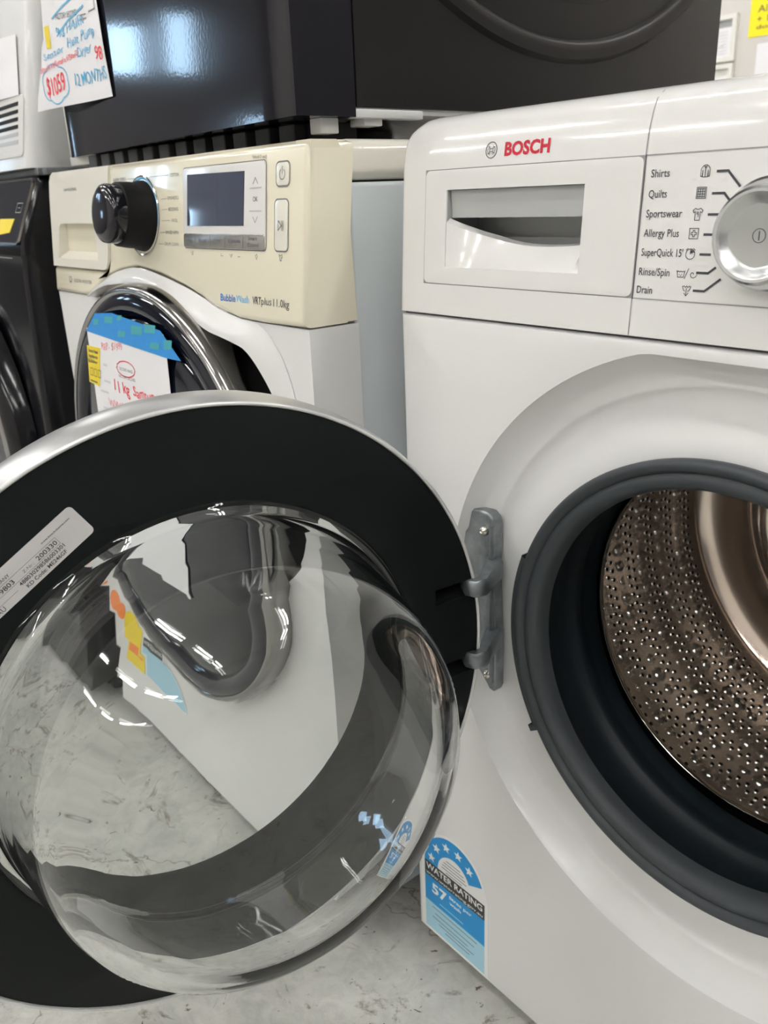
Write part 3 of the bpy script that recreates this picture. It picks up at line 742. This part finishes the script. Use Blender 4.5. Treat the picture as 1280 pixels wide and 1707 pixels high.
# dial
fKs = frame(fS(-.3545, .7835, 0), (1, 0, 0), (0, .107, .994), (0, -.994, .107))
dl = lathe('dial', [(0, .0480), (.018, .0478), (.0255, .0462), (.0290, .0440), (.0300, .0410), (.0300, .0340), (.0310, .0060)], fKs, BLKGLOSS, V, n=48, ang=50, label='glossy black dial')
lathe('dial_sleeve', [(.0296, .0300), (.0325, .0290), (.0335, .0200), (.0338, .0090), (.0355, .0060), (.0365, .0)], fKs, BLKMATT, dl, n=48, ang=50)
lathe('dial_ring', [(.0392, .0006), (.0404, .0014), (.0416, .0006)], fKs, CHROME, dl, n=64)
lathe('dial_ring_blue', [(.0375, .0005), (.0388, .0010), (.0400, .0005)], fKs, LTBLUEPR, dl, n=48, a0=math.radians(-15), a1=math.radians(150))
# display block
sc = prism('display_frame', rrect(-.2578, .7535, -.1060, .8265, .0040), fS, 0, .0012, WPLAST, V, bev=.0006)
ribs('display_outline', [rrect(-.2584, .7529, -.1054, .8271, .0042)+[rrect(-.2584, .7529, -.1054, .8271, .0042)[0]]], fS, INKGREY, sc, .0007, .0004)
prism('screen', [(-.2495, .7738), (-.1420, .7738), (-.1400, .8196), (-.2475, .8208)], fS, .001, .0016, LCD, sc)
prism('button_strip', rrect(-.2570, .7538, -.1065, .7668, .0025), fS, .0008, .0020, BTNSILVER, sc, bev=.0005)
ribs('button_divider', [[(x, .7548), (x, .7660)] for x in (-.2330, -.2030, -.1750, -.1420)], fS, INKGREY, sc, .0005, .0023)
for s_, x, wd in (('Temp', -.2520, .013), ('Rinse', -.2250, .014), ('Spin', -.1950, .012), ('Options', -.1680, .0215), ('Smart', -.1330, .015)):
    text(s_, fS, x, .7592 if s_ != 'Smart' else .7618, wd, .0034, INKGREY, sc, w=.0023, name='button_print')
text('Control', fS, -.1340, .7560, .0185, .0034, INKGREY, sc, w=.0023, name='button_print')
ribs('arrow_symbol', [[(-.1255, .8085), (-.1215, .8135), (-.1175, .8085)], [(-.1260, .7815), (-.1220, .7765), (-.1180, .7815)]], fS, INKGREY, sc, .0006, .0016)
ribs('button_divider', [[(-.1305, .8050), (-.1115, .8052)], [(-.1312, .7862), (-.1118, .7860)]], fS, GREYFLAP, sc, .0010, .0016)
text('OK', fS, -.1255, .7940, .0075, .0040, INK, sc, w=.0016, name='button_print')
for nm, q in (('power_button', (-.0905, .8045, -.0690, .8248)), ('start_button', (-.0925, .7525, -.0705, .7956))):
    b1 = prism(nm, rrect(q[0]+.0012, q[1]+.0012, q[2]-.0012, q[3]-.0012, .0038), fS, 0, .0010, CREAMLT, V, bev=.0005)
    prism('button_ring', rrect(*q, .0050), fS, .0001, .0006, BTNSILVER, b1, holes=[list(rrect(q[0]+.0011, q[1]+.0011, q[2]-.0011, q[3]-.0011, .0040))])
    if nm == 'power_button':
        ribs('power_symbol', [[(-.0797+.0042*math.cos(t), .8145+.0042*math.sin(t)) for t in [math.radians(125+k*29) for k in range(11)]], [(-.0797, .8150), (-.0797, .8205)]], fS, INK, b1, .0006, .0013)
    else:
        ribs('start_symbol', [[(-.0855, .7700), (-.0855, .7780), (-.0805, .7740), (-.0855, .7700)], [(-.0795, .7700), (-.0795, .7780)], [(-.0778, .7700), (-.0778, .7780)]], fS, INK, b1, .0006, .0013)
text('Bubble', fS, -.1868, .7060, .0280, .0064, BLUEPR, V, bold=.01, slope=.015)
text('Wash', fS, -.1580, .7064, .0235, .0064, LTBLUEPR, V, slope=.015)
text('VRT', fS, -.1285, .7068, .0145, .0064, INK, V, bold=.01, slope=.01)
text('plus', fS, -.1135, .7070, .0165, .0064, INK, V, slope=.01)
text('11.0kg', fS, -.0935, .7068, .0250, .0064, INK, V)
text('SAMSUNG', fS, -.5830, .8150, .0440, .0034, INKGREY, V, w=.0009)
text('DIGITAL INVERTER', fS, -.5660, .7055, .0580, .0042, INKGREY, V)
ribs('inverter_symbol', [[(-.5830, .7120), (-.5815, .7060), (-.5790, .7045), (-.5755, .7060), (-.5745, .7095), (-.5765, .7120), (-.5790, .7110)]], fS, INK, V, .0012)
for s_, x, z, wd in (('COTTON', -.2860, .8205, .0185), ('SYNTHETICS', -.2930, .7990, .024), ('BEDDING', -.2920, .7882, .0215), ('WOOL', -.2855, .7775, .0130), ('RINSE+SPIN', -.2995, .7658, .0285), ('DRUM CLEAN', -.3030, .7545, .0310), ('SUPER SPEED', -.4280, .8210, .0340), ('INTENSE', -.4290, .8090, .022), ('SPECIAL CYCLE', -.4300, .7560, .038)):
    text(s_, fS, x, z, wd, .0031, INKGREY, V, name='programme_name')
ribs('programme_line', [[(-.3330, .8212), (-.3330, .8222), (-.2900, .8224)], [(-.3900, .8222), (-.3570, .8222), (-.3570, .8210)], [(-.3080, .7998), (-.2960, .8002)], [(-.3070, .7895), (-.2950, .7898)], [(-.3080, .7788), (-.2900, .7790)], [(-.3120, .7672), (-.3020, .7673)], [(-.3180, .7558), (-.3050, .7558)]], fS, INKGREY, V, .0004)
text('*(Hold 3 sec)', fS, -.1290, .8288, .0235, .0026, INKGREY, V, slope=-.02)
ribs('care_symbol', [[(-.2440, .7495), (-.2430, .7470), (-.2410, .7470), (-.2405, .7500), (-.2420, .7490)], [(-.1850, .7490), (-.1850, .7470), (-.1810, .7470)], [(-.1690, .7490), (-.1660, .7460), (-.1640, .7490), (-.1660, .7480)], [(-.1500, .7470), (-.1540, .7470)], [(-.1235, .7485), (-.1215, .7500), (-.1200, .7480), (-.1215, .7455), (-.1235, .7485)], [(-.0850, .7505), (-.0830, .7495), (-.0805, .7505), (-.0800, .7480), (-.0815, .7480), (-.0815, .7455), (-.0835, .7455), (-.0850, .7505)]], fS, INKGREY, V, .0006)
for x in (XL+.05, XR-.05):
    for y in (.0, .46):
        lathe('foot', [(0, 0), (.020, 0), (.020, .010), (.010, .012), (.010, .034)], frame((x, y, 0), (1, 0, 0), (0, 1, 0), (0, 0, 1)), BLKMATT, V, n=20)
# rating stickers low on its front, seen through the glass bowl
def fV(u, v, w=0): return Vector((u, -.0646-w, v))
fV0 = fV
fV = lambda u, v, w=0: fV0(-.520+(u+.155)*.78, .160+(v-.12)*.78, w)
r2 = prism('water_rating_label', [(-.150, .075), (-.062, .075), (-.062, .165)] + [(-.106+.044*math.cos(PI*i/20), .165+.044*math.sin(PI*i/20)) for i in range(1, 20)] + [(-.150, .165)], fV, 0, .0003, WELSWHITE, V, label='blue and black rating sticker')
prism('label_field', [(-.147, .078), (-.065, .078), (-.065, .145), (-.147, .145)], fV, .00035, .0004, WELSLIGHT, r2)
prism('label_field', [(-.147, .145), (-.065, .145), (-.065, .170), (-.147, .170)], fV, .00035, .0004, WELSBLK, r2)
text('WATER RATING', fV, -.144, .153, .076, .009, WELSWHITE, r2, w=.0005, bold=.02, name='label_print')
r3 = prism('energy_rating_label', [(-.245, .075), (-.160, .075), (-.160, .165)] + [(-.2025+.0425*math.cos(PI*i/20), .165+.0425*math.sin(PI*i/20)) for i in range(1, 20)] + [(-.245, .165)], fV, 0, .0003, YELLOW, V, label='yellow energy rating sticker')
prism('label_field', [(-.235, .105), (-.170, .105), (-.170, .130), (-.235, .130)], fV, .00035, .0004, ORANGE, r3)
prism('award_sticker', [(-.266+.03*math.cos(2*PI*i/30), .20+.03*math.sin(2*PI*i/30)) for i in range(30)], fV, 0, .0003, ORANGE, V, label='orange round sticker')

# ---- paper taped on that door
PT = thing('price_sheet', 'white handwritten price sheet hung by blue tape on the chrome-ringed door glass', 'paper', (-.31, -.10, .55))
fP = lambda u, v, w=0: Vector((u, -.0980-w, v))
prism('sheet', [(-.4640, .6600), (-.2540, .6500), (-.2700, .3650), (-.4820, .3730)], fP, -.0002, 0, PAPER, PT)
tp = prism('tape', [(-.4294, .6795), (-.3801, .6835), (-.2610, .6745), (-.2219, .6480), (-.2538, .6473), (-.4660, .6560)], fP, .0003, .0005, TAPE, PT, label='strip of blue tape')
for (a, b_, c_, d_) in ((-.440, .6655, .016, .008), (-.405, .6705, .024, .009), (-.368, .6760, .012, .007), (-.372, .6580, .020, .008), (-.335, .6640, .028, .011), (-.300, .6690, .026, .010), (-.292, .6530, .022, .008), (-.258, .6560, .018, .011)):
    prism('tape_print', [(a, b_), (a+c_, b_+.0015), (a+c_+.004, b_+d_), (a+.004, b_+d_-.001)], fP, .0006, .0007, TAPEG, tp)
ys = prism('yellow_sticker', [(-.4820, .5920), (-.4500, .5905), (-.4310, .6390), (-.4710, .6385)], fP, .0003, .0005, YELLOW, PT, label='yellow shop sticker')
for k, s_ in enumerate(('Second Hand', 'Appliance', 'Building')): text(s_, fP, -.4680-.003*k, .6310-.0065*k, .028, .0040, INK, ys, w=.0007, bold=.02, shear=.2, name='sticker_print')
ribs('sticker_symbol', [[(-.4740+.012*k, .6020), (-.4660+.012*k, .6020), (-.4630+.012*k, .6110), (-.4710+.012*k, .6110), (-.4740+.012*k, .6020)] for k in range(3)], fP, INK, ys, .0008, .0007)
ribs('sticker_rule', [[(-.4760, .5950), (-.4560, .5945)]], fP, INK, ys, .0018, .0007)
text('RRP - $1999', fP, -.4260, .6375, .0600, .0080, PINKPEN, PT, wave=.10, shear=.1, slope=.10, name='handwriting')
ribs('pen_ring', [[(-.3640+.0245*math.cos(2*PI*i/26)*(1+.05*math.sin(3*i)), .6222+.0090*math.sin(2*PI*i/26)+.0012*math.cos(2*PI*i/26)) for i in range(27)]], fP, REDPEN, PT, .0013)
text('SECOND HAND', fP, -.3815, .6195, .0360, .0034, INKGREY, PT, name='print')
text('FACTORY SECOND', fP, -.3860, .6105, .0440, .0034, INKGREY, PT, name='print')
text('11 kg', fP, -.4050, .5920, .0430, .0130, REDPEN, PT, bold=.012, wave=.08, shear=.1, name='handwriting')
text('Samsung', fP, -.3530, .5930, .0640, .0110, REDPEN, PT, bold=.008, wave=.10, shear=.1, slope=.02, name='handwriting')
text('WW11', fP, -.4300, .5700, .0500, .0090, PINKPEN, PT, wave=.12, name='handwriting')
ribs('form_print', [[(-.4280, .6200), (-.4180, .6200)], [(-.4330, .6000), (-.4150, .6000)], [(-.4480, .5860), (-.4260, .5860)], [(-.4480, .5650), (-.4300, .5650)]], fP, PRINTG, PT, .0026)

# ================================================================== the black dryer stacked on top
D = thing('clothes_dryer', 'black tumble dryer with glossy front stacked above the yellowed washing machine', 'clothes dryer', (-.345, .26, .8615))
DX = -.0470; DZ = .8625; DT = 1.700
def bow(x): return -.0600 + .0385*max(0, (DX-x)/.598)**1.15
plan = [(DX, -.0005), (DX, -.0555), (DX-.0015, -.0590), (DX-.0045, -.0604)]
plan += [(x, bow(x)) for x in (-.10, -.18, -.26, -.34, -.42, -.50, -.56, -.600)] + [(-.612, -.0265), (-.6360, -.0080), (-.6400, -.0005)]
prism('front_panel', list(reversed(plan)), lambda u, v, w: Vector((u, v, w)), .8560, DT, BLKGLOSS, D, bev=.0015, ang=30)
# steel side with a pressed arc
box('side_panel', (DX-.0040, .0015, .8640), (DX-.0006, .5435, 1.1995), BLKSIDE, D, bev=.0008)
fA = frame((DX-.0006, .262, 1.285), (0, 1, 0), (0, 0, 1), (1, 0, 0))
for nm, pr, a0_, a1_ in (('pressed_arc', [(.3540, -.001), (.3565, .0040), (.3600, .0058), (.3650, .0060), (.3720, .0048), (.3765, -.001)], 228, 312), ('pressed_field', [(.20, -.001), (.20, .0045), (.3140, .0045), (.3200, .0030), (.3240, -.001)], 226, 314)):
    lathe(nm, pr, fA, BLKSIDE, D, n=90, a0=math.radians(a0_), a1=math.radians(a1_), ang=40)
box('casing', (-.6400, .0005, .8645), (DX-.0046, .5435, DT), BLKMATT, D)
box('casing_upper', (DX-.0050, .0015, 1.1995), (DX-.0006, .5435, DT), BLKSIDE, D)
box('base_tray', (-.6300, -.0160, .8590), (DX-.004, .5300, .8638), PLAINW, D, label='white plastic base tray')
box('tray_corner', (-.6560, -.0130, .8470), (-.5650, .0300, .8590), PLAINW, D, bev=.002, label='pale corner of the base tray')
box('side_trim', (-.6560, -.0125, .8590), (-.6405, .03, DT), PLAINW, D, bev=.003, label='pale side trim')
boxes('tray_rail', [((-.060, .000, .8555), (DX-.0005, .075, .8625)), ((-.072, .012, .8500), (-.052, .032, .8560)), ((-.072, -.030, .8440), (-.056, -.012, .8560))], PLAINW, D, bev=.001)
for x in (-.60, -.11):
    for y in (.06, .48):
        lathe('foot', [(0, .8402), (.024, .8402), (.024, .848), (.018, .852), (.018, .862)], frame((x, y, 0), (1, 0, 0), (0, 1, 0), (0, 0, 1)), BLKMATT, D, n=20)
# ribbed rubber between the machines
bm = bmesh.new(); addbox(bm, (-.560, -.012, .8402), (-.085, .0300, .8555), .001, 1)
for k in range(12): addbox(bm, (-.560+.0395*k, -.0260, .8402), (-.5365+.0395*k, -.0120, .8550), .001, 1)
top(link('stacking_pad', frombm(bm), BLKRIB), 'black ribbed stacking pad between the yellowed washer and the dryer above', 'pad')
# sheet hung on the dryer front
K = thing('price_sheet', 'white handwritten price sheet hanging on the black dryer front', 'paper', (-.53, -.045, .91))
def fT(u, v, w=0):
    return Vector((u, -.0440 + .031*(u+.65) - .0012 - w - .0015*math.sin((v-.91)*24) - .0012*math.sin((u+.65)*30), v))
def sheetgrid(pts_l, pts_r, zs):
    vs = []; fs = []; nu = 14
    for (xl, xr, zl, zr) in zip(pts_l, pts_r, *zs):
        for i in range(nu+1):
            t = i/nu; vs.append(fT(xl+(xr-xl)*t, zl+(zr-zl)*t))
    for r in range(len(pts_l)-1):
        for i in range(nu):
            a = r*(nu+1)+i; fs.append((a, a+1, a+nu+2, a+nu+1))
    return mesh('sh', vs, fs)
link('sheet', sheetgrid([-.6560, -.6430, -.6250, -.6130, -.6080, -.6020, -.5920, -.5890, -.5860, -.58],
     [-.4322, -.4330, -.4340, -.4352, -.4360, -.4365, -.4370, -.4375, -.4383, -.4385],
     ([.9129, .9300, .9480, .9600, .9700, .9800, .9880, 1.0020, 1.0204, 1.09], [.9091, .9220, .9350, .9500, .9620, .9750, .9880, .9950, 1.0052, 1.09])), PAPER, K)
HW = dict(w=.0006, name='handwriting')
text('12 MONTHS', fT, -.5260, .9290, .0860, .0120, BLUEPEN, K, wave=.10, shear=.15, slope=-.02, bold=.004, **HW)
text('$1059', fT, -.6080, .9260, .0560, .0190, REDPEN, K, wave=.07, shear=.1, slope=.02, bold=.010, **HW)
text('9kg HAIER', fT, -.5560, .9830, .0780, .0095, BLUEPEN, K, wave=.12, shear=.15, slope=.06, **HW)
text('Heat Pump', fT, -.5300, .9690, .0760, .0095, BLUEPEN, K, wave=.12, shear=.15, slope=.06, **HW)
text('Dryer', fT, -.5080, .9560, .0400, .0095, BLUEPEN, K, wave=.12, shear=.15, slope=.06, **HW)
text('98', fT, -.4620, .9480, .0200, .0130, REDPEN, K, wave=.08, shear=.15, **HW)
text('595mmW x 845mmH x 675mmD', fT, -.6180, .9520, .1120, .0055, REDPEN, K, wave=.12, slope=.06, bold=.004, **HW)
text('Sensor', fT, -.6000, .9640, .0600, .0070, BLUEPEN, K, wave=.12, slope=.06, **HW)
text('FACTORY SECOND', fT, -.5500, 1.0010, .0560, .0060, INK, K, w=.0006, slope=-.06, name='print')
ribs('cloud_outline', [[(-.580+.036*math.cos(t)*(1+.09*abs(math.sin(3*t))), .9370+.0190*math.sin(t)*(1+.14*abs(math.sin(3*t)))) for t in [2*PI*i/60 for i in range(61)]]], fT, BLUEPEN, K, .0014, .0006)
ribs('pen_arc', [[(-.545, .988), (-.520, .996), (-.495, 1.000), (-.475, 1.004)], [(-.560, 1.004), (-.530, 1.012), (-.500, 1.016)]], fT, BLUEPEN, K, .0020, .0006)
prism('yellow_sticker', [(-.5860, .9760), (-.5730, .9750), (-.5720, .9990), (-.5860, .9990)], fT, .0004, .0005, YELLOW, K, label='small yellow sticker')
ribs('qr_frame', [[(-.4860, .9960), (-.4700, .9950)], [(-.4860, .9920), (-.4700, .9910)], [(-.4620, .9960), (-.4440, .9960), (-.4440, 1.006)]], fT, INKGREY, K, .0012, .0006)

# ================================================================== black washer at the left edge
B = thing('washing_machine', 'black washing machine at the left edge under the white dryer', 'washing machine', (-.99, .22, 0))
BX = -.6920
zz = [(.03, -.098), (.45, -.098), (.70, -.0880), (.7300, -.0850), (.7340, -.0860), (.757, -.0840), (.8330, -.0500), (.8380, -.0450), (.8380, .50), (.03, .50)]
prism('cabinet', [(y, z) for z, y in zz], lambda u, v, w: Vector((BX+w, u, v)), -.60, 0, LEFTBLK, B, bev=.010, ang=35)
fN = lambda u, v, w=0: Vector((u, -.0865+(v-.7520)*.447-w, v))
pg = prism('control_panel', rrect(-1.28, .7520, -.7000, .8340, .006), fN, -.001, .0015, DARKGLASS, B)
prism('panel_trim', rrect(-1.282, .7500, -.6980, .8360, .007), fN, -.001, .0022, CHROME, pg, holes=[rrect(-1.279, .7530, -.7005, .8330, .006)])
ribs('touch_symbol', [[(-.738, .792), (-.716, .792), (-.716, .804), (-.738, .804), (-.738, .792)], [(-.731, .798), (-.723, .798)]], fN, GREYFLAP, pg, .0007, .0020)
prism('yellow_sticker', [(-.80, .762), (-.742, .766), (-.735, .784), (-.80, .784)], fN, .0018, .0022, YELLOW, pg)  # reflection of a yellow sticker in the panel glass, painted as a flat patch
ribs('seam', [[(-1.28, .7335), (-.700, .7335)]], lambda u, v, w: Vector((u, -.0975-w, v)), GREYPL, B, .0012)
fBd = frame((-.990, -.098, .43), (1, 0, 0), (0, 0, 1), (0, -1, 0))
bd = lathe('door_ring', [(.255, 0), (.252, .022), (.240, .035), (.228, .038)], fBd, LEFTBLK, B, n=96, ang=60)
lathe('door_chrome', [(.228, .038), (.222, .042), (.214, .041), (.210, .036)], fBd, CHROME, bd, n=96, ang=60)
lathe('door_glass', [(.210, .036), (.18, .040), (.10, .046), (0, .048)], fBd, DARKGLASS, bd, n=96, ang=60)
for x in (-1.24, -.74):
    for y in (-.03, .45):
        lathe('foot', [(0, 0), (.020, 0), (.020, .010), (.010, .012), (.010, .034)], frame((x, y, 0), (1, 0, 0), (0, 1, 0), (0, 0, 1)), BLKMATT, B, n=20)
bm = bmesh.new(); addbox(bm, (-1.285, -.0420, .8384), (-.6700, .40, .8470), .002, 2); addbox(bm, (-.700, -.048, .8384), (-.6850, -.030, .8475), .002, 2)
top(link('stacking_bracket', frombm(bm), GALV), 'dull metal stacking bracket between black washer and white dryer', 'bracket')
# ================================================================== white dryer at the left edge
E_ = thing('clothes_dryer', 'white tumble dryer at the left edge with a slotted vent low on its front', 'clothes dryer', (-.99, .24, .8478))
EX = -.6900
plan = [(EX, .50), (EX, -.0280)] + [(EX-.020+.020*math.cos(t), -.0280-.030*math.sin(t)) for t in [PI/2*k/8 for k in range(1, 9)]] + [(-1.285, -.058), (-1.285, .50)]
bm = prism('casing', list(reversed(plan)), lambda u, v, w: Vector((u, v+(.19*(w-.848) if v < -.02 else .19*(w-.848)*max(0, (.5-v)/.52)), w)), .8480, 1.70, PLAINW, E_, bev=.004, mk=True)
link('casing', frombm(bm), PLAINW, E_, ang=45)
fE = lambda u, v, w=0: Vector((u, -.058+.19*(v-.848)-w, v))
vp = prism('vent_panel', rrect(-.95, .8635, -.7080, .9400, .008), fE, -.001, .0020, WPLAST, E_, bev=.0008)
for k in range(6):
    prism('vent_slot', rrect(-.93, .8800+.0095*k, -.7270, .8850+.0095*k, .001), fE, .0018, .0024, BLKMATT if k > 1 else GREYFLAP, vp)
o = prism('paper_notice', [(-.95, .946), (-.7240, .940), (-.7380, 1.015), (-.95, 1.03)], fE, .002, .0024, PAPER)
top(o, 'white paper sheet stuck above the vent of the white dryer at the left edge', 'paper')

# ================================================================== things on the back wall
fY = lambda u, v, w=0: Vector((u, 3.9995-w, v))
for nm, zlo, zhi, lb in (('picture_frame', 1.3650, 1.5780, 'upper pale framed notice on the beige back wall'), ('picture_frame', 1.1400, 1.3560, 'lower pale framed notice on the beige back wall')):
    t = thing(nm, lb, 'picture frame', (-2.15, 3.99, zlo), None)
    a, b_ = -2.320, -1.985
    prism('frame', [(a, zlo), (b_, zlo), (b_, zhi), (a, zhi)], fY, 0, .022, FRAMEW, t, holes=[[(a+.022, zlo+.022), (b_-.022, zlo+.022), (b_-.022, zhi-.022), (a+.022, zhi-.022)]])
    sh = prism('notice', [(a+.02, zlo+.02), (b_-.02, zlo+.02), (b_-.02, zhi-.02), (a+.02, zhi-.02)], fY, 0, .004, PAPER, t)
    prism('notice_header', [(a+.02, zhi-.055), (b_-.03, zhi-.055), (b_-.03, zhi-.024), (a+.02, zhi-.024)], fY, .0045, .005, DARKSTRIP if zlo > 1.3 else FRAMEW, sh)
    ribs('notice_print', [[(a+.04, zhi-.075-.014*k), (b_-.05, zhi-.075-.014*k)] for k in range(8)], fY, PRINTG, sh, .004, .0055)
t = thing('wall_sign', 'yellow sign with dark lettering on the beige back wall', 'sign', (-1.70, 3.99, 1.46))
sg = prism('board', [(-1.925, 1.458), (-1.50, 1.458), (-1.50, 1.82), (-1.925, 1.82)], fY, 0, .004, YELSIGN, t)
text('All white', fY, -1.885, 1.563, .20, .030, INK, t, w=.005)
text('+ 10% off', fY, -1.885, 1.520, .20, .028, INK, t, w=.005)
text('dom', fY, -1.885, 1.490, .10, .018, INK, t, w=.005)
o = prism('wall_notice', [(-1.872, 1.17), (-1.55, 1.17), (-1.55, 1.425), (-1.872, 1.425)], fY, 0, .003, PAPER)
top(o, 'plain white sheet on the back wall below the yellow sign', 'paper')
bpy.context.view_layer.update()
